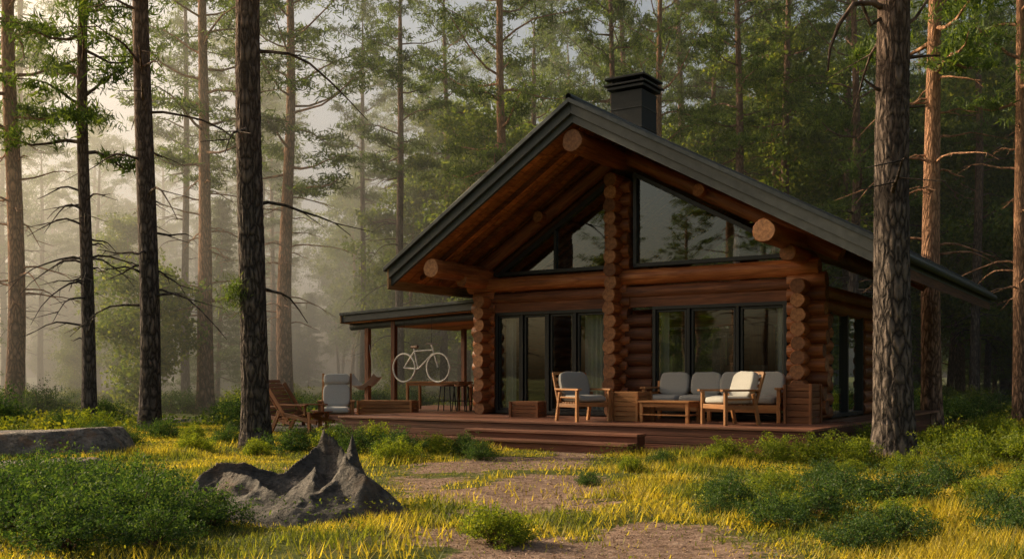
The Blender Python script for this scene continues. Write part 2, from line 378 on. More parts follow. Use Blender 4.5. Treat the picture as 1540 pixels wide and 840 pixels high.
def extraR(mb,cx,cy,rr):
    def br(z,pts,r):
        P=np.array([[cx(z),cy(z),z]])+np.array(pts); mb.tube(P,np.linspace(r,r*.3,len(P)),8,0)
    br(7.0,[(0,0,0),(-.35,-.1,.15),(-.7,-.2,.1),(-.95,-.25,-.25),(-1.08,-.25,-.6),(-1.1,-.2,-.95)],.055)
    br(7.1,[(0,0,0),(-.4,-.1,-.3),(-.6,-.1,.2),(-.75,-.1,.6)],.04)
    br(5.75,[(0,0,0),(-.3,-.1,.06),(-.5,-.1,.22)],.045)
    br(6.3,[(0,0,0),(.4,-.05,.03),(.75,0,.06)],.04)
    br(5.55,[(0,0,0),(.35,0,.0),(.55,0,.01)],.03)
    br(6.7,[(0,0,0),(.35,0,.25),(.6,.1,.6),(.75,.1,1.1)],.035)
    br(4.2,[(0,0,0),(.3,.1,.02)],.03)
def extraL(mb,cx,cy,rr):
    c=np.array([[cx(2.9)-.28,cy(2.9)-.15,2.85]])
    C=c+rng.normal(size=(900,3))*np.array([.16,.1,.16]); leaves(mb,C,.11,.012,1,.2)
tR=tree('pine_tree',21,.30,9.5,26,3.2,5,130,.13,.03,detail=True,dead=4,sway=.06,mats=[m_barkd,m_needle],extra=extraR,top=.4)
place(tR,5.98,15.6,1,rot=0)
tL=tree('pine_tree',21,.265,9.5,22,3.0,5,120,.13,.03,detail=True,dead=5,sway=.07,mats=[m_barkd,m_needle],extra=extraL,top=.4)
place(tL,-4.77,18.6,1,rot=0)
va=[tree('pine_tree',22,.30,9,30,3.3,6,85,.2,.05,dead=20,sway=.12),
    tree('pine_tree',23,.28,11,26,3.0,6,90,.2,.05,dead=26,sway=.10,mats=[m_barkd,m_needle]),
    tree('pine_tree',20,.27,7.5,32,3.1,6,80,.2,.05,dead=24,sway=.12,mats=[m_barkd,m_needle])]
named=[(-16.0,32,1.0,0),(-12.3,29,.78,2),(-8.9,24.5,.93,1),(-12.0,39,1.05,0),(-15.7,48,.75,1),(-9.75,43,1.15,0),(-8.25,55,.7,1),(-3.4,50,.75,1),
 (6.05,41,.65,0),(9.6,47,.7,1),(10.95,26,.85,0),(19.5,42,.75,1),(15.3,30,.7,0),(3.9,40,.62,1),(13.2,52,.7,0)]
for k,(x,y,s,v) in enumerate(named):
    if k in (0,1,2): o=va[{0:0,1:2,2:1}[k]]
    else: o=linkcopy(va[v],'pine_tree')
    place(o,x,y,s,sz=1.0)
for (x,y,v) in [(-19,2.5,0),(-15,-4,1),(-8,-5,1),(10,6,0),(12.5,12,1),(3,-8,2)]:
    place(linkcopy(va[v],'pine_tree'),x,y,.85,sz=.95)
br=[tree('leafy_tree',15,.16,3,34,3.2,7,85,.13,.12,kind='broad',dead=2,mats=[m_bark,m_leaf]),
    tree('leafy_tree',11,.12,1.5,30,2.6,7,85,.13,.12,kind='broad',dead=2,mats=[m_bark,m_leaf]),
    tree('leafy_tree',5,.06,.4,26,1.7,6,75,.11,.1,kind='broad',dead=0,mats=[m_bark,m_leaf])]
sp=[tree('spruce_tree',13,.15,1.0,70,2.4,5,60,.16,.05,kind='spruce',dead=0)]
place(br[0],-2,58,1); place(br[1],-5.5,52,1); place(br[2],-14,38,1); place(sp[0],17,46,1)
forest=empty('distant_forest')
pts=[(x,y) for x,y,_,_ in named]
def ok(x,y,md):
    if math.hypot(x-4.9,y-25)<10.5: return False
    if -40<x<-8 and -14<y<28: return False
    if -9<x<12 and y<27 and y>-4 : return False
    if abs(x)<3.5 and -14<y<0: return False
    if x<-.12*y and x>-.62*y-40 and y<85 and rng.random()<.86: return False
    return all((x-a)**2+(y-b)**2>md*md for a,b in pts)
cnt=0
def scatter(nn,y0,y1,xf,kinds,md,smin=.85,smax=1.15,x0=-1):
    global cnt
    k=0;tries=0
    while k<nn and tries<nn*40:
        tries+=1
        y=y0+(y1-y0)*rng.random()**.8
        x=(x0+(1-x0)*rng.random())*xf*max(y,20)
        if not ok(x,y,md): continue
        pts.append((x,y)); src,nm=kinds[rng.integers(len(kinds))]
        o=linkcopy(src,nm,forest); s=smin+(smax-smin)*rng.random(); place(o,x,y,s*(.85 if nm=='pine' else 1),sz=s)
        k+=1; cnt+=1
P_=[(v,'pine') for v in va]; B_=[(br[0],'broadleaf'),(br[1],'broadleaf')]; S_=[(sp[0],'spruce')]; U_=[(br[2],'sapling')]
scatter(42,34,75,.62,P_,3.8)
scatter(60,85,125,.62,P_+B_,4,1,1.25)
scatter(42,42,90,.62,B_+B_+P_+S_,3.2,.8,1.1)
scatter(34,42,75,.62,B_+[B_[0]],2.6,.85,1.2,x0=-.1)
scatter(80,42,110,.62,U_+U_+S_+[(br[1],'broadleaf')],1.8,.6,1.0)
k=0
while k<75:
    a=rng.random()*6.28; d=34+50*rng.random(); x=d*math.cos(a); y=8+d*math.sin(a)
    if y>30 and abs(x)<.6*y: continue
    if x<0 and y>20: continue
    if not ok(x,y,3.0) : continue
    if x<0 and math.hypot(x,y)<44: continue
    pts.append((x,y)); src,nm=(P_+B_)[rng.integers(5)]; o=linkcopy(src,nm,forest); s=.75+.2*rng.random(); place(o,x,y,s,sz=s); k+=1
# ------------------------------------------------------------------ grass & undergrowth
gm=MB()
Ng=480000
yy=5.5+(26-5.5)*rng.random(Ng)**.85; xx=(rng.random(Ng)*2-1)*(.62*yy+.5)
pm=pathm(xx,yy); dens=np.clip(.6+.65*sn(xx*1.1,yy*1.1,7),.06,1)*(1-pm)**1.5+.02
LX,LY=loc(xx,yy); inh=(LX>-5.3)&(LX<5)&(LY>-3.0)
keep=(rng.random(Ng)<dens)&~inh; xx=xx[keep];yy=yy[keep];pm=pm[keep]; n_=len(xx)
hgt=(.04+.11*rng.random(n_))*(.45+.9*np.clip(sn(xx*1.4,yy*1.4,9)+.4,0,1.3))*(1-.5*pm)
az=rng.random(n_)*6.28; wd=.0035+.004*rng.random(n_)+yy*.0003
B=np.stack([xx,yy,gh(xx,yy)-.01],-1); sd=np.stack([np.cos(az),np.sin(az),0*az],-1)*wd[:,None]
ln=np.stack([np.sin(az),-np.cos(az),0*az],-1)*(hgt*(.3+.8*rng.random(n_)))[:,None]
T=B+ln+np.stack([0*az,0*az,hgt],-1)
gm.add(np.stack([B-sd,B+sd,T],1).reshape(-1,3),np.arange(3*n_).reshape(-1,3),0)
gm.build('meadow_grass',[m_grass])
um=MB()
def under(Nn,y0,y1,l,w,hmax,pw):
    yy=y0+(y1-y0)*rng.random(Nn)**pw; xx=(rng.random(Nn)*2-1)*(.64*yy+1)
    LX,LY=loc(xx,yy); inh=(LX>-8.7)&(LX<5)&(LY>-3.0)&(LY<10)
    nz=sn(xx*.7,yy*.7,11); d=np.clip(.4+.9*nz,0,1)*(1-pathm(xx,yy))**3
    if y0<20: d*=np.clip(.25+ss((yy-13)/5)+ss((np.abs(xx-.3)-2.2)/2)*.9,0,1)
    k=(rng.random(Nn)<d)&~inh; xx=xx[k];yy=yy[k];nz=nz[k]
    lump=np.clip(.35+.5*sn(xx*2.3,yy*2.3,13),.05,1)
    z=gh(xx,yy)+hmax*lump*rng.random(len(xx))**.5
    leaves(um,np.stack([xx,yy,z],-1),l,w,0)
under(420000,6,24,.02,.016,.22,.8)
under(230000,22,60,.07,.06,.5,.9)
um.build('undergrowth',[m_moss])
lm=MB(); Nl=80000
yy=5.5+13*rng.random(Nl)**.8; xx=(rng.random(Nl)*2-1)*(.6*yy); k=rng.random(Nl)<pathm(xx,yy)*.9+.05; xx=xx[k];yy=yy[k]
leaves(lm,np.stack([xx,yy,gh(xx,yy)+.004+.012*rng.random(len(xx))],-1),.018,.009,0,0,.3)
lm.build('leaf_litter',[m_litter])
def shrub(name,r,h,nn,mat,l,w):
    mb=MB(); C=[]
    for k in range(22):
        a=rng.random()*6.28; f=rng.random()**.6; e=np.array([math.cos(a)*r*f*.9,math.sin(a)*r*f*.9,h*(.3+.9*rng.random())*(1-.45*f*f)])
        q=np.linspace(0,1,4)[:,None]; mb.tube(np.array([0,0,-.02])+e*q*np.array([1,1,1.])+np.array([0,0,.06])*np.sin(q*3),np.linspace(.008,.003,4),4,1)
        C.append(e)
    C=np.array(C); k=rng.integers(0,22,nn); g=rng.normal(size=(nn,3)); tf=rng.normal(size=(22,12,3)); g=tf[k,rng.integers(0,12,nn)]*.85+g*.3
    P=C[k]*(.55+.45*rng.random(nn)[:,None]**.5)+g*np.array([r*.2,r*.2,h*.17]); P[:,2]=np.maximum(P[:,2],.01)
    leaves(mb,P,l,w,0,.3); return mb.build(name,[mat,m_bark])
sh=[shrub('shrub',.6,.46,6500,m_shrub,.024,.017),shrub('shrub',.5,.36,5500,m_shrub,.021,.015),shrub('shrub',.42,.40,5200,m_shruby,.023,.016),shrub('shrub',.6,.46,6500,m_shruby,.026,.018)]
used=set()
def putsh(x,y,v,s=1):
    o=sh[v] if v not in used else linkcopy(sh[v],'shrub'); used.add(v); place(o,x,y,s)
L=[(-3.7,7.9,0,1.0),(-3.05,8.2,0,.9),(-4.4,8.6,1,1.1),(-3.3,9.0,0,1),(-4.2,9.7,0,1.1),(-5.0,10.3,1,1.1),(-4.0,10.7,0,.9),(-5.6,11.6,0,1),(-3.2,7.2,1,.9),(-2.6,7.3,1,.7),(-4.9,9.2,0,1.),(-4.7,11.4,0,.9),(-3.9,8.5,2,.6),(-2.5,8.4,1,.7),
   (-.15,7.6,2,.65),(.0,7.75,2,.5),
   (1.9,9.2,1,.5),(2.3,8.6,0,.6),(2.9,9.4,0,.7),(2.2,10.3,0,.6),(3.4,8.8,2,.6),(3.9,10.1,0,.75),(2.8,10.9,3,.5),(3.6,11.4,0,.6),(2.6,7.5,1,.6),(4.6,9.9,2,.6),(4.2,8.1,0,.7),(2.5,9.2,3,.4),(3.1,8.1,0,.6),(4.9,11.3,0,.7),(3.5,10.4,0,.6),(4.4,9.0,1,.7),(5.2,10.4,3,.6),
   (3.9,14.9,3,.8),(4.6,14.6,3,.9),(3.3,15.3,2,.8),(5.2,15.0,2,.9),(2.9,14.4,2,.6),(5.3,13.4,3,.6),(6.6,14.8,3,1.),(7.3,14.0,3,1.),(6.9,12.7,2,.9),(7.9,15.6,3,1.1),(6.3,11.6,0,.8),(7.2,16.8,2,1.1),(8.6,17.4,3,1.1),(5.6,10.6,0,.7),(6.0,13.0,2,.7),(7.6,12.9,3,.9),(8.4,14.5,2,1),(9.0,16,3,1),(6.6,17.6,3,.9),(4.5,13.2,2,.5),
   (-1.9,16.8,1,1),(-1.3,17.0,2,.8),(-2.6,17.3,0,.9),(-.8,17.1,1,.8),(-3.2,17.6,2,.9),(-1.8,15.8,3,.7),(-.5,16.0,1,.7),(-3.9,17.9,0,.9),(-2.5,18.9,3,.8),(-3.4,19.4,1,.9),
   (-5.6,19.5,0,.7),(-6.5,20.3,2,.7),(-7.4,21,0,.8),(-8.3,20,1,.9),(-9.6,22.6,3,.9),(-6.4,23.5,1,.9),(-10.8,24,0,.9),(-4.4,17.2,2,.7),(-5.5,17.5,3,.6),(-7.3,18.6,0,.7),(1.6,13.4,2,.5),(2.2,14.6,1,.5),(.9,11.7,1,.4)]
for a in L: putsh(*a)
for k in range(60):
    y=26+24*rng.random(); x=(rng.random()*2-1)*.58*y; LXX,LYY=loc(x,y)
    if -9.5<LXX<6.2 and -4<LYY<11: continue
    putsh(x,y,int(rng.integers(4)),1.1+1.0*rng.random())
# ------------------------------------------------------------------ rocks
def rock(name,x,y,sx,sy,h,ridges=None,rot=0,seed=0,flat=False,mat=None):
    n=170 if ridges else 80; u=np.linspace(-1,1,n); U,W=np.meshgrid(u,u,indexing='ij')
    if ridges:
        Uw=U+.06*sn(U*4,W*4,seed+2)+.02*sn(U*11,W*11,seed+3); Ww=W+.06*sn(U*4+3,W*4,seed+5); Z=0*U
        for (ax,ay,ah,bx,by,bh,wd) in ridges:
            dx=bx-ax;dy=by-ay; t=np.clip(((Uw-ax)*dx+(Ww-ay)*dy)/(dx*dx+dy*dy),0,1)
            d=np.hypot(Uw-ax-dx*t,Ww-ay-dy*t); Z=np.maximum(Z,(ah+(bh-ah)*t)*np.exp(-(d/wd)**.95))
        fold=1-np.abs(sn(U*3.2,W*3.2,seed)); Z=Z*(.82+.24*fold)
        ed=np.clip(1.3-np.hypot(U,W)*1.28,0,1); Z=(Z+.12)*ss(ed*2.4)
        m=np.clip(Z*3,0,1); Z=Z+m*(.03*sn(U*9,W*9,seed+1)+.016*sn(U*22,W*22,seed+2)-.05*np.abs(sn(U*6,W*6,seed+8))+.03)
    else:
        d=(np.abs(U)**3+np.abs(W)**3)**(1/3.); d=d*(1+.08*sn(U*3,W*3,seed)); Z=np.clip((1-d)*5,0,1)**.6*(.85+.1*U+.05*sn(U*2,W*2,seed))
        m=np.clip(Z*3,0,1); Z=Z+m*(.05*sn(U*5,W*5,seed+1)+.02*sn(U*16,W*16,seed+2))*.4
    V=np.stack([U*sx+.04*sx*sn(U*4,W*4,seed+4)*m,W*sy+.04*sy*sn(U*4,W*4,seed+6)*m,Z*h-.06],-1).reshape(-1,3)
    i,j=np.meshgrid(np.arange(n-1),np.arange(n-1),indexing='ij')
    F=np.stack([i*n+j,(i+1)*n+j,(i+1)*n+j+1,i*n+j+1],-1).reshape(-1,4)
    mb=MB(); mb.add(V,F,0,None,True); o=mb.build(name,[mat or m_rock]); o.location=(x,y,float(gh(x,y))-.02); o.rotation_euler=(0,0,rot); return o
rock('boulder',-2.15,9.5,1.35,1.2,.72,[(-.75,.1,.42,-.55,.2,.72,.18),(-.55,.2,.68,-.1,.25,.5,.22),(-.1,.25,.5,.1,.5,.9,.18),(.1,.5,.85,.18,.5,1.2,.14),(.18,.5,1.1,.4,.38,.78,.14),(.4,.38,.75,.48,.34,1.08,.11),
   (.48,.3,.75,.52,.0,.5,.15),(.52,.0,.5,.6,-.15,.88,.15),(.6,-.15,.82,.9,-.55,.15,.22),(-.55,.2,.5,-.1,-.3,.45,.24),(-.1,-.3,.42,.2,-.5,.3,.22),(.58,-.2,.5,.3,-.5,.3,.2),(-.55,.1,.4,-.85,-.35,.1,.22),(.1,.3,.5,.3,-.1,.38,.2)],0,3,mat=m_rockd)
rock('boulder',-7.9,16.8,1.6,1.1,.58,None,.1,5,True)
rock('boulder',-6.9,14.7,.9,.5,.22,None,.2,8,True)
rock('boulder',-7.7,14.2,1.0,.4,.2,None,-.2,9,True)
rock('stone_slab',-6.3,17.3,.7,.4,.12,None,0,10,True)
for (x,y,s) in [(2.6,12.2,.5),(4.4,9.3,.45),(-.4,9.3,.2),(6.4,11.3,.4),(-3.5,13.0,.35),(-10.5,30,.9),(1.2,8.2,.16),(.1,10.8,.14),(-.9,12.3,.2)]:
    rock('stone',x,y,s,s*.6,s*.22,None,rng.random()*3,int(x*3+20),True)
# ------------------------------------------------------------------ cabin
cab=empty('log_cabin',H)
def part(mb,name,mats,bevel=0):
    o=mb.build(name,mats,parent=cab,bevel=bevel); return o
FZ=.45; YB=7.8; YR=8.35
XL,XR=-3.28,3.9
w=MB(); pitch=.265; r=.145
nlog=int((3.3-FZ)/pitch)
for k in range(nlog):
    z=FZ+.13+k*pitch; j=lambda:rng.normal(0,.03)
    if z<2.65:
        w.log((XR,-.42+j(),z),(XR,1.5,z),r); w.log((XR,4.1,z),(XR,YB+.3,z),r,0)
    else: w.log((XR,-.42+j(),z),(XR,YB+.3,z),r)
    w.log((XL,-.42+j(),z),(XL,YB+.3,z),r)
    w.log((XL-.36+j(),0,z+pitch/2),(XL+.22,0,z+pitch/2),r)
    w.log((XR-.3,0,z+pitch/2),(XR+.42+j(),0,z+pitch/2),r)
    if .9<z+pitch/2<2.6:
        for a,b in ((XL-.3,-2.9),(-.5,.7),(3.3,XR+.3)): w.log((a,YB,z+pitch/2),(b,YB,z+pitch/2),r)
    else: w.log((XL-.3,YB,z+pitch/2),(XR+.3,YB,z+pitch/2),r)
k=0; z=FZ+.13
while z<5.6:
    w.log((0+j()*.4,-.40+j(),z),(0,.4,z),.15)
    if z<5.3: w.log((-.26,0,z+pitch/2),(.28+j(),0,z+pitch/2),.14)
    if z<2.6: w.log((.2,.02,z),(.8,.02,z),.14,2)
    if z>3.3: w.log((-.2,YB,z),(.3,YB,z),.14,2)
    z+=pitch
w.log((XL-.5,-.03,3.34),(XR+.3,-.03,3.34),.165)
w.log((XL-.2,-.0,3.03),(XR+.1,-.0,3.03),.13,2)
w.box(((XL+XR)/2,.02,2.82),(XR-XL-.2,.2,.2),2)
for X,zz in ((XL-.05,3.5),(XR,3.62)):
    w.log((X,-1.0,zz-.1),(X,.5,zz-.1),.15)
RZ=lambda X:(6.61+.646*(X-.05)) if X<.05 else (6.61-.543*(X-.05))
for Yw in (0,YB):
    w.log((0,Yw,RZ(0)-.68),(-3.9,Yw,RZ(-3.9)-.62),.15,2); w.log((.1,Yw,RZ(.1)-.68),(4.6,Yw,RZ(4.6)-.6),.15,0)
    w.log((0,Yw+.25,RZ(0)-.86),(-3.4,Yw+.25,RZ(-3.4)-.8),.12,2)
part(w,'log_walls',[m_log,m_end,m_logd])
p=MB()
p.log((-3.4,-2.0,3.575),(-3.4,YR-.1,3.575),.2); p.log((3.8,-2.0,3.80),(3.8,YR-.1,3.80),.2); p.log((0.02,-2.0,5.83),(0.02,YR-.1,5.83),.225)
p.log((-1.8,-.3,4.75),(-1.8,YR-.2,4.75),.13); p.log((1.9,-.3,4.95),(1.9,YR-.2,4.95),.13)
part(p,'purlins',[m_log,m_end,m_logd])
rf=MB()
AX,AZ=.05,6.61
LX0,LZ0=-4.5,RZ(-4.5); RX0,RZ0=6.0,RZ(6.0)
for (ex,ez) in ((LX0,LZ0),(RX0,RZ0)):
    sgn=-1 if ex<0 else 1
    rf.slope(AX,AZ,ex+sgn*.05,ez-.03,0,-.09,-2.2,YR+.05,0)
    rf.slope(AX,AZ,ex,ez,-.092,-.29,-2.12,YR,1)
    rf.slope(AX,AZ,ex-sgn*.04,ez+.024,-.292,-.45,-2.05,-1.98,1)
for k in range(20):
    y=-2.1+k*.52
    rf.slope(AX,AZ,LX0,LZ0,.03,.001,y,y+.03,0); rf.slope(AX,AZ,RX0,RZ0,.03,.001,y,y+.03,0)
rf.tube([(AX,-2.2,AZ+.02),(AX,YR+.05,AZ+.02)],.06,10,0)
rf.tube([(RX0+.09,-2.15,RZ0-.16),(RX0+.09,YR,RZ0-.16)],.065,10,0,True,0)
part(rf,'roof_metal',[m_metal,m_fascia],.006)
sf=MB()
y=-2.0; 
while y<YR-.14:
    bw=.125+.04*rng.random(); o1=-.295-.012*rng.random()
    sf.slope(AX-.02,RZ(AX-.02),LX0+.06,RZ(LX0+.06),o1,o1-.03-.02*rng.random(),y,y+bw,0)
    sf.slope(AX+.02,RZ(AX+.02),RX0-.06,RZ(RX0-.06),o1,o1-.03,y,y+bw,0)
    y+=bw+.018
for y in (-1.35,-.65):
    sf.slope(-.2,RZ(-.2),-4.2,RZ(-4.2),-.36,-.45,y,y+.08,1)
sf.slope(LX0+.01,RZ(LX0),LX0+.05,RZ(LX0+.04),-.09,-.50,-2.13,YR-.05,2)
sf.slope(RX0-.05,RZ(RX0-.04),RX0-.01,RZ(RX0),-.09,-.46,-2.10,YR-.05,1)
part(sf,'soffit',[m_soffit,m_logd,m_eave],.004)
ch=MB(); cxx,cyy=-.62,2.0
ch.box((cxx,cyy,6.6),(.78,.78,2.3),0)
for zz in (6.9,7.35): ch.box((cxx,cyy,zz),(.80,.80,.03),1)
ch.box((cxx,cyy,7.83),(.92,.92,.07),1); ch.box((cxx,cyy,7.9),(1.04,1.04,.045),1)
for a in (-.36,.36):
    for b in (-.36,.36): ch.box((cxx+a,cyy+b,7.97),(.06,.06,.1),1)
ch.box((cxx,cyy,8.05),(1.0,1.0,.05),1); ch.box((cxx,cyy,8.1),(.7,.7,.05),1)
part(ch,'chimney',[m_brick,m_frame],.01)
wn=MB(); gl=MB()
def window(x0,x1,z0,z1,divs,Y=-.02):
    t=.07
    wn.box(((x0+x1)/2,Y,z1-t/2),(x1-x0,.14,t)); wn.box(((x0+x1)/2,Y,z0+t/2),(x1-x0,.14,t))
    for x in [x0+t/2,x1-t/2]: wn.box((x,Y,(z0+z1)/2),(t,.142,z1-z0))
    xs=[x0]+divs+[x1]
    for x in divs: wn.box((x,Y,(z0+z1)/2),(.06,.12,z1-z0-.01))
    for a,b in zip(xs[:-1],xs[1:]):
        q=.045; a2=a+.05;b2=b-.05
        for x in (a2+q/2,b2-q/2): wn.box((x,Y+.01,(z0+z1)/2),(q,.07,z1-z0-.2))
        for z in (z0+.1,z1-.1): wn.box(((a2+b2)/2,Y+.012,z),(b2-a2,.068,q))
        dz=rng.normal(0,.003)
        gl.poly([(a2,Y+.02+dz,z0+.06),(b2,Y+.02-dz,z0+.06),(b2,Y+.02-dz,z1-.06),(a2,Y+.02+dz,z1-.06)])
window(-3.05,-.24,FZ+.02,2.72,[-2.35,-1.68,-1.0])
window(.82,3.6,FZ+.02,2.72,[1.6,2.62])
window(-2.9,-.5,.98,2.62,[-1.7],YB); window(.7,3.3,.98,2.62,[1.6,2.5],YB)
def bar(x0,z0,x1,z1,t,Y=-.03,d=.12):
    L=math.hypot(x1-x0,z1-z0); M=Matrix.Rotation(-math.atan2(z1-z0,x1-x0),4,'Y'); wn.box(((x0+x1)/2,Y,(z0+z1)/2),(L,d,t),0,M)
zt=lambda X: RZ(X)-.98
bar(.38,3.58,3.75,3.58,.08); bar(.42,3.55,.42,zt(.42),.08); bar(.38,zt(.38)+.02,3.75,zt(3.75)+.02,.09)
gl.poly([(.4,0,3.58),(3.7,0,3.58),(3.7,0,max(3.6,zt(3.7))),(.4,0,zt(.4))])
zl=lambda X: RZ(X)-1.15
bar(-3.1,3.58,-.2,3.58,.08); bar(-.24,3.55,-.24,zl(-.24),.08); bar(-3.0,zl(-3.0)+.05,-.2,zl(-.2)+.05,.09); bar(-1.5,3.55,-1.5,zl(-1.5),.05)
gl.poly([(-3.0,0.0,3.58),(-.24,0.0,3.58),(-.24,0.0,zl(-.24)),(-2.95,0.0,3.59)])
for yy_ in (1.55,2.8,4.05): wn.box((XR+.02,yy_,1.58),(.14,.08,2.28))
for zz in (FZ+.05,2.7): wn.box((XR+.02,2.8,zz),(.138,2.6,.08))
gl.add([(XR,1.55,.5),(XR,4.05,.5),(XR,4.05,2.7),(XR,1.55,2.7)],[[0,1,2,3]],0)
part(wn,'window_frames',[m_frame],.005); part(gl,'window_glass',[m_glass])
it=MB()
it.box((.3,3.9,FZ-.05),(7,7.6,.08),0)
it.box((-1.9,4.6,1.5),(.1,1.6,2.1),1); it.box((-2.6,3.8,1.5),(1.3,.1,2.1),1)
it.box((.9,6.4,1.5),(.5,.5,2.2),1)
it.box((1.9,2.2,1.2),(1.6,.8,.05),0)
for a in (1.2,2.6):
    for b in (1.9,2.5): it.box((a,b,.82),(.07,.07,.72),0)
for a in (1.3,1.9,2.5): it.box((a,3.0,.9),(.42,.42,.05),0); it.box((a,3.2,1.25),(.42,.04,.6),0); it.box((a,3.0,.68),(.3,.3,.4),0)
part(it,'interior',[m_dark,m_soffit],.01)
cu=MB()
def curtain(x0,x1,Y):
    n=60; x=np.linspace(x0,x1,n); yv=Y+.045*np.sin(np.linspace(0,(x1-x0)*55,n))
    V=np.concatenate([np.stack([x,yv,0*x+FZ+.06],-1),np.stack([x,yv,0*x+2.62],-1)]); F=[[k,k+1,n+k+1,n+k] for k in range(n-1)]
    cu.add(V,F,0,None,True)
curtain(-.95,-.35,.28); curtain(-3.0,-2.75,.28); curtain(.85,1.05,.28); curtain(3.3,3.58,.28)
part(cu,'curtains',[m_curt])
po=MB()
x0p,x1p=-7.95,-3.55
po.slope(x1p,3.08,x0p,2.9,0,-.07,.1,5.1,0); po.slope(x1p,3.08,x0p+.04,2.9,-.072,-.24,.15,5.0,1)
y=.2
while y<4.9: po.slope(x1p,3.08,x0p+.1,2.9,-.245,-.275,y,y+.13,3); y+=.145
po.slope(x0p+.05,2.9,x0p+.0,2.9,-.07,-.27,.12,5.02,4)
for (a,b) in ((-7.3,.45),(-7.3,4.6),(-6.4,.4),(-3.75,.25),(-5,4.7)): po.box((a,b,1.55),(.12,.12,2.22),2)
po.log((x0p+.1,.45,2.56),(-3.6,.45,2.72),.1,1)
part(po,'porch_roof',[m_metal,m_fascia,m_logd,m_soffit,m_eave],.005)
# ------------------------------------------------------------------ deck
dk=MB()
y=-2.9
while y<-.18: dk.box((-.15,y+.065,FZ-.02),(10.1,.13,.04),0); y+=.138
x=XR+.2
while x<4.88: dk.box((x+.065,3.9,FZ-.02),(.13,7.6,.04),0); x+=.138
y=-.1
while y<5.1: dk.box((-6.2,y+.065,FZ-.04),(5.1,.13,.04),0); y+=.138
for k in range(3):
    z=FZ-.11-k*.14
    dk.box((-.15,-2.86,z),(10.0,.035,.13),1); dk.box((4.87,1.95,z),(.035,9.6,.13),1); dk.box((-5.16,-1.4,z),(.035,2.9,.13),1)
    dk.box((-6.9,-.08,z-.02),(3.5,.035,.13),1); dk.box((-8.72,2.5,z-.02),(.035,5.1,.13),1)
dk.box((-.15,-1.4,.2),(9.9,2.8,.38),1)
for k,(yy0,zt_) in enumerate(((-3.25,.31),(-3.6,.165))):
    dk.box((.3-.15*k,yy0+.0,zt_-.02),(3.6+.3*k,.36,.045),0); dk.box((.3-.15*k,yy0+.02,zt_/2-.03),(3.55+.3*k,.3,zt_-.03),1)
dko=dk.build('wooden_deck',[m_deck,m_deckd],mw=H,bevel=.005)
pa=MB(); pa.box((-7.3,-1.2,.06),(4.0,2.0,.12),0); 
pa.build('stone_patio',[m_rock],mw=H,bevel=.02)
# ------------------------------------------------------------------ furniture
def Rx(a): return Matrix.Rotation(D2R(a),4,'X')
def Rz(a): return Matrix.Rotation(D2R(a),4,'Z')
def setat(o,X,Y,z,yaw):
    p_=H@Vector((X,Y,0)); o.matrix_world=Matrix.Translation((p_.x,p_.y,z))@Rz(yaw)
def armchair(name,W=.72,cush=m_cush):
    m=MB(); D=.74
    for sx in (-1,1):
        x=sx*(W/2-.03)
        m.box((x,-D/2+.04,.29),(.055,.06,.58),0); m.box((x,D/2-.06,.27),(.055,.06,.56),0,Rx(12))
        m.box((x,-.02,.60),(.085,D+.06,.035),0); m.box((x,0,.30),(.035,D-.1,.07),0); m.box((x,0,.45),(.03,D-.1,.03),0)
        m.box((x,D/2+.02,.62),(.05,.045,.62),0,Rx(-18))
    m.box((0,-D/2+.04,.32),(W-.06,.035,.08),0); m.box((0,D/2-.06,.30),(W-.06,.035,.08),0)
    for k in range(7): m.box((0,-D/2+.1+k*.09,.35),(W-.1,.06,.02),0)
    for k in range(5): m.box((0,D/2-.02+k*.036,.46+k*.11),(W-.1,.02,.06),0,Rx(-18))
    m.cushion((0,-.03,.43),(W-.13,D-.1,.14),1); m.cushion((0,D/2-.06,.68),(W-.13,.15,.52),1,Rx(-18))
    return m.build(name,[m_chair,cush],bevel=.006)
o=armchair('armchair',.78); setat(o,.35,-2.15,FZ,30)
o=armchair('armchair',.74,m_cushw); setat(o,3.15,-1.9,FZ,-66)
def sofa(W,nc):
    m=MB(); D=.82
    for sx in (-1,1):
        x=sx*(W/2-.04); m.box((x,0,.31),(.07,D,.07),0); m.box((x,-D/2+.05,.3),(.07,.07,.6),0); m.box((x,D/2-.05,.38),(.07,.07,.76),0); m.box((x,-.02,.62),(.12,D+.02,.04),0)
        for k in range(3): m.box((x,0,.38+k*.07),(.025,D-.1,.05),0)
    m.box((0,-D/2+.06,.15),(.07,.07,.3),0)
    m.box((0,-D/2+.04,.25),(W-.1,.04,.14),0); m.box((0,D/2-.04,.3),(W-.1,.04,.2),0)
    for k in range(4): m.box((0,D/2-.02,.46+k*.09),(W-.1,.03,.06),0)
    c=(W-.2)/nc
    for k in range(nc):
        x=-W/2+.1+c*(k+.5); m.cushion((x,-.05,.41),(c-.01,D-.14,.17),1); m.cushion((x+rng.normal(0,.01),D/2-.15,.69),(c-.02,.18,.48),1,Rx(-12)@Rz(rng.normal(0,2)))
    return m.build('sofa',[m_chair,m_cush],bevel=.006)
o=sofa(2.75,4); setat(o,2.4,-.62,FZ,-33)
def table(name,W,D,Hh,shelf=True,mat=m_chair):
    m=MB()
    nb=max(3,int(D/.1))
    for k in range(nb): m.box((0,-D/2+(k+.5)*D/nb,Hh-.02),(W,D/nb-.008,.035))
    for a in (-1,1):
        for b in (-1,1): m.box((a*(W/2-.05),b*(D/2-.05),Hh/2-.02),(.06,.06,Hh-.04))
        m.box((a*(W/2-.05),0,Hh-.08),(.03,D-.14,.07)); m.box((0,a*(D/2-.05),Hh-.08),(W-.14,.03,.07))
    if shelf:
        for k in range(nb): m.box((0,-D/2+(k+.5)*D/nb,.14),(W-.06,D/nb-.02,.02))
    return m.build(name,[mat],bevel=.005)
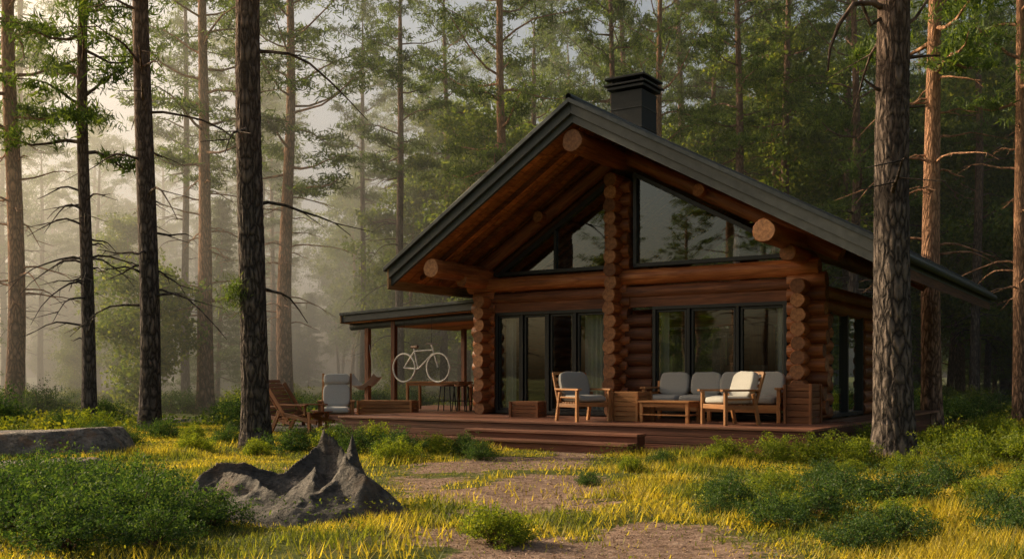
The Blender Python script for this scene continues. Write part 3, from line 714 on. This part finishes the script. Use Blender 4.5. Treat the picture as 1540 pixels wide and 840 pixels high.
o=table('coffee_table',1.0,.6,.4); setat(o,1.95,-1.75,FZ,-33)
o=table('side_table',.42,.42,.52); setat(o,.8,-.75,FZ,-33)
def crate(name,W,D,Hh,mat,rows):
    m=MB(); s=Hh/rows
    for k in range(rows):
        z=(k+.5)*s
        for a in (-1,1): m.box((0,a*(D/2-.01),z),(W,.022,s-.01)); m.box((a*(W/2-.01),0,z),(.022,D-.05,s-.01))
    for a in (-1,1):
        for b in (-1,1): m.box((a*(W/2+.005),b*(D/2+.005),Hh/2),(.05,.05,Hh+.01))
    for k in range(max(3,int(D/.12))): nb=max(3,int(D/.12)); m.box((0,-D/2+(k+.5)*D/nb,Hh-.005),(W-.04,D/nb-.01,.02))
    return m.build(name,[mat],bevel=.004)
o=crate('wooden_crate',.6,.4,.32,m_chaird,4); setat(o,-1.55,-1.1,FZ,-25)
o=crate('storage_chest',.5,.6,.55,m_chair,6); setat(o,1.05,-1.5,FZ,-33); 
o=crate('storage_chest',.45,.6,.7,m_chaird,6); setat(o,4.1,-.75,FZ,-33)
def recliner():
    m=MB(); W=.62
    for sx in (-1,1):
        x=sx*W/2
        m.box((x,-.15,.28),(.045,1.15,.09),0,Rx(10)); m.box((x,-.5,.2),(.05,.08,.42)); m.box((x,.42,.62),(.045,.09,1.05),0,Rx(-38))
        m.box((x,.45,.2),(.05,.09,.5),0,Rx(28)); m.box((x+sx*.03,-.1,.56),(.11,.72,.03)); m.box((x,-.38,.45),(.045,.06,.24))
    for k in range(11): m.box((0,-.62+k*.095,.40-k*.0165),(W+.02,.075,.022),0,Rx(-10))
    for k in range(10): m.box((0,.32+k*.062,.33+k*.083),(W+.02,.022,.085),0,Rx(-38))
    return m.build('deck_chair',[m_chaird],bevel=.005)
o=recliner(); o.matrix_world=Matrix.Translation((-4.75,22.4,.1))@Rz(62)
o=recliner(); o.matrix_world=Matrix.Translation((-5.6,24.0,.02))@Rz(55)
def highback():
    m=MB(); W=.74
    for sx in (-1,1):
        x=sx*(W/2); m.box((x,-.3,.3),(.06,.07,.6)); m.box((x,.3,.3),(.06,.07,.6)); m.box((x,0,.62),(.1,.8,.04)); m.box((x,0,.27),(.04,.6,.09)); m.box((x,0,.08),(.05,.8,.06))
        m.box((x*.86,.36,.8),(.05,.05,.95),0,Rx(-14))
    for k in range(6): m.box((0,-.28+k*.11,.33),(W-.05,.08,.02))
    m.cushion((0,-.02,.42),(.62,.66,.16),1); m.cushion((0,.30,.74),(.62,.16,.56),1,Rx(-14)); m.cushion((0,.38,1.12),(.6,.18,.26),1,Rx(-14))
    return m.build('lounge_armchair',[m_chair,m_cushw],bevel=.006)
o=highback(); o.matrix_world=Matrix.Translation((-4.05,23.0,.1))@Rz(8)
o=crate('planter_box',1.3,.5,.62,m_chair,7); o.matrix_world=Matrix.Translation((-2.95,23.7,.1))@Rz(-12)
o=table('bar_table',1.7,.6,.72,False,m_chair); setat(o,-5.7,1.3,FZ,-33)
for k in range(3):
    m=MB()
    for a in (-1,1):
        for b in (-1,1): m.tube([(a*.17,b*.17,0),(a*.12,b*.12,.6)],.014,6,0)
        m.tube([(a*.15,-.15,.25),(a*.15,.15,.25)],.01,6,0); m.tube([(-.15,a*.15,.25),(.15,a*.15,.25)],.01,6,0)
    m.tube([(0,0,.6),(0,0,.61),(0,0,.64),(0,0,.65)],[.15,.17,.17,.15],20,1,False,1)
    o=m.build('bar_stool',[m_steel,m_chaird]); setat(o,-5.1+k*.42-.0,.85,FZ,-20)
m=MB()
def ring(c,R,r):
    a=np.linspace(0,2*np.pi,41); P=np.stack([c[0]+R*np.cos(a),0*a+c[1],c[2]+R*np.sin(a)],-1)
    n=len(P); sg=8; b=np.linspace(0,2*np.pi,sg,endpoint=False)
    V=P[:,None]+r*(np.cos(b)[None,:,None]*np.stack([np.cos(a),0*a,np.sin(a)],-1)[:,None]+np.sin(b)[None,:,None]*np.array([0,1,0]))
    i,j=np.meshgrid(np.arange(n-1),np.arange(sg),indexing='ij'); j2=(j+1)%sg
    m.add(V.reshape(-1,3),np.stack([i*sg+j,(i+1)*sg+j,(i+1)*sg+j2,i*sg+j2],-1).reshape(-1,4),0,None,True)
    for q in range(14):
        t=q*2*math.pi/14; m.tube([(c[0],c[1],c[2]),(c[0]+R*math.cos(t),c[1],c[2]+R*math.sin(t))],.002,4,1)
ring((-.52,0,0),.34,.022); ring((.52,0,0),.34,.022)
fr=[((-.52,0,0),(-.08,0,-.03)),((-.08,0,-.03),(-.22,0,.48)),((-.52,0,0),(-.2,0,.4)),((-.2,0,.4),(.34,0,.42)),((-.08,0,-.03),(.36,0,.34)),((.52,0,0),(.32,0,.55))]
for a,b in fr: m.tube([a,b],.02,8,0)
m.tube([(-.3,0,.5),(-.1,0,.5)],[.03,.045],8,2); m.tube([(.32,-.22,.56),(.32,0,.58),(.32,.22,.56)],.014,8,0)
for x in (-.52,.32): m.tube([(x,0,.35 if x<0 else .55),(x,0,1.2)],.005,5,1)
o=m.build('bicycle',[m_rope,m_steel,m_dark]); setat(o,-5.4,.2,0,-33); o.location.z=1.5
m=MB(); nn=24
u=np.linspace(-1,1,nn); U,Wd=np.meshgrid(u,u,indexing='ij'); 
Zc=.32*(U**2)+.10*Wd**2; V=np.stack([U*.45,Wd*.3,Zc],-1).reshape(-1,3)
i,j=np.meshgrid(np.arange(nn-1),np.arange(nn-1),indexing='ij'); m.add(V,np.stack([i*nn+j,(i+1)*nn+j,(i+1)*nn+j+1,i*nn+j+1],-1).reshape(-1,4),0,None,True)
for a in (-1,1):
    for b in (-1,0,1): m.tube([(a*.45,b*.3,.32+.1*b*b),(a*.1,0,1.6)],.006,5,1)
o=m.build('hammock_chair',[m_cushw,m_rope]); setat(o,-7.5,.5,.95,-20)
# ------------------------------------------------------------------ light, sky, mist
sd_=Vector((-.91,.41,0)).normalized(); el=D2R(27)
sv=Vector((sd_.x*math.cos(el),sd_.y*math.cos(el),math.sin(el)))
sun=bpy.data.lights.new('sun','SUN'); sun.energy=5; sun.angle=D2R(.5); sun.color=(1,.80,.52)
so=bpy.data.objects.new('sun',sun); scene.collection.objects.link(so); so.rotation_euler=sv.to_track_quat('Z','Y').to_euler(); so.location=(-30,0,30)
wld=bpy.data.worlds.new('World'); scene.world=wld; wld.use_nodes=True; nt=wld.node_tree; nt.nodes.clear()
sk=nt.nodes.new('ShaderNodeTexSky'); sk.sky_type='NISHITA'; sk.sun_disc=False; sk.sun_elevation=el; sk.sun_rotation=math.atan2(sv.x,sv.y)
sk.dust_density=6; sk.air_density=1.0
bg=nt.nodes.new('ShaderNodeBackground'); bg.inputs[1].default_value=.15; wo=nt.nodes.new('ShaderNodeOutputWorld')
nt.links.new(mixc(nt,1.0,sk.outputs[0],(1.15,1.04,.86),'MULTIPLY'),bg.inputs[0]); nt.links.new(bg.outputs[0],wo.inputs[0])
def mist(name,c,d,dens,g,ell=False,col=(1,.98,.91)):
    m,nt,out=newmat(name); vs=N(nt,'ShaderNodeVolumeScatter'); vs.inputs['Density'].default_value=dens; vs.inputs['Anisotropy'].default_value=g; vs.inputs['Color'].default_value=(*col,1)
    nt.links.new(vs.outputs[0],out.inputs['Volume'])
    if ell:
        bm=bmesh.new(); bmesh.ops.create_icosphere(bm,subdivisions=4,radius=1)
        me=bpy.data.meshes.new(name); bm.to_mesh(me); bm.free(); me.materials.append(m); o=bpy.data.objects.new(name,me); scene.collection.objects.link(o); o.location=c; o.scale=d
    else:
        mb=MB(); mb.box(c,d); mb.build(name,[m])
mist('morning_mist',(0,85,11),(150,114,24),.0055,.5,False,(1,.98,.88))
mist('sunlit_mist',(-30,56,2),(36,30,20),.015,.66,True,(1,.95,.80))
# ------------------------------------------------------------------ camera
cam=bpy.data.cameras.new('camera'); co=bpy.data.objects.new('camera',cam); scene.collection.objects.link(co)
co.location=(0,0,1.3); co.rotation_euler=(D2R(90),0,0); cam.lens=35.06; cam.sensor_width=36; cam.shift_y=.0942; cam.clip_end=2000; cam.clip_start=.1
scene.camera=co
scene.view_settings.view_transform='Standard'; scene.view_settings.look='None'; scene.view_settings.exposure=0
print('forest trees',cnt)
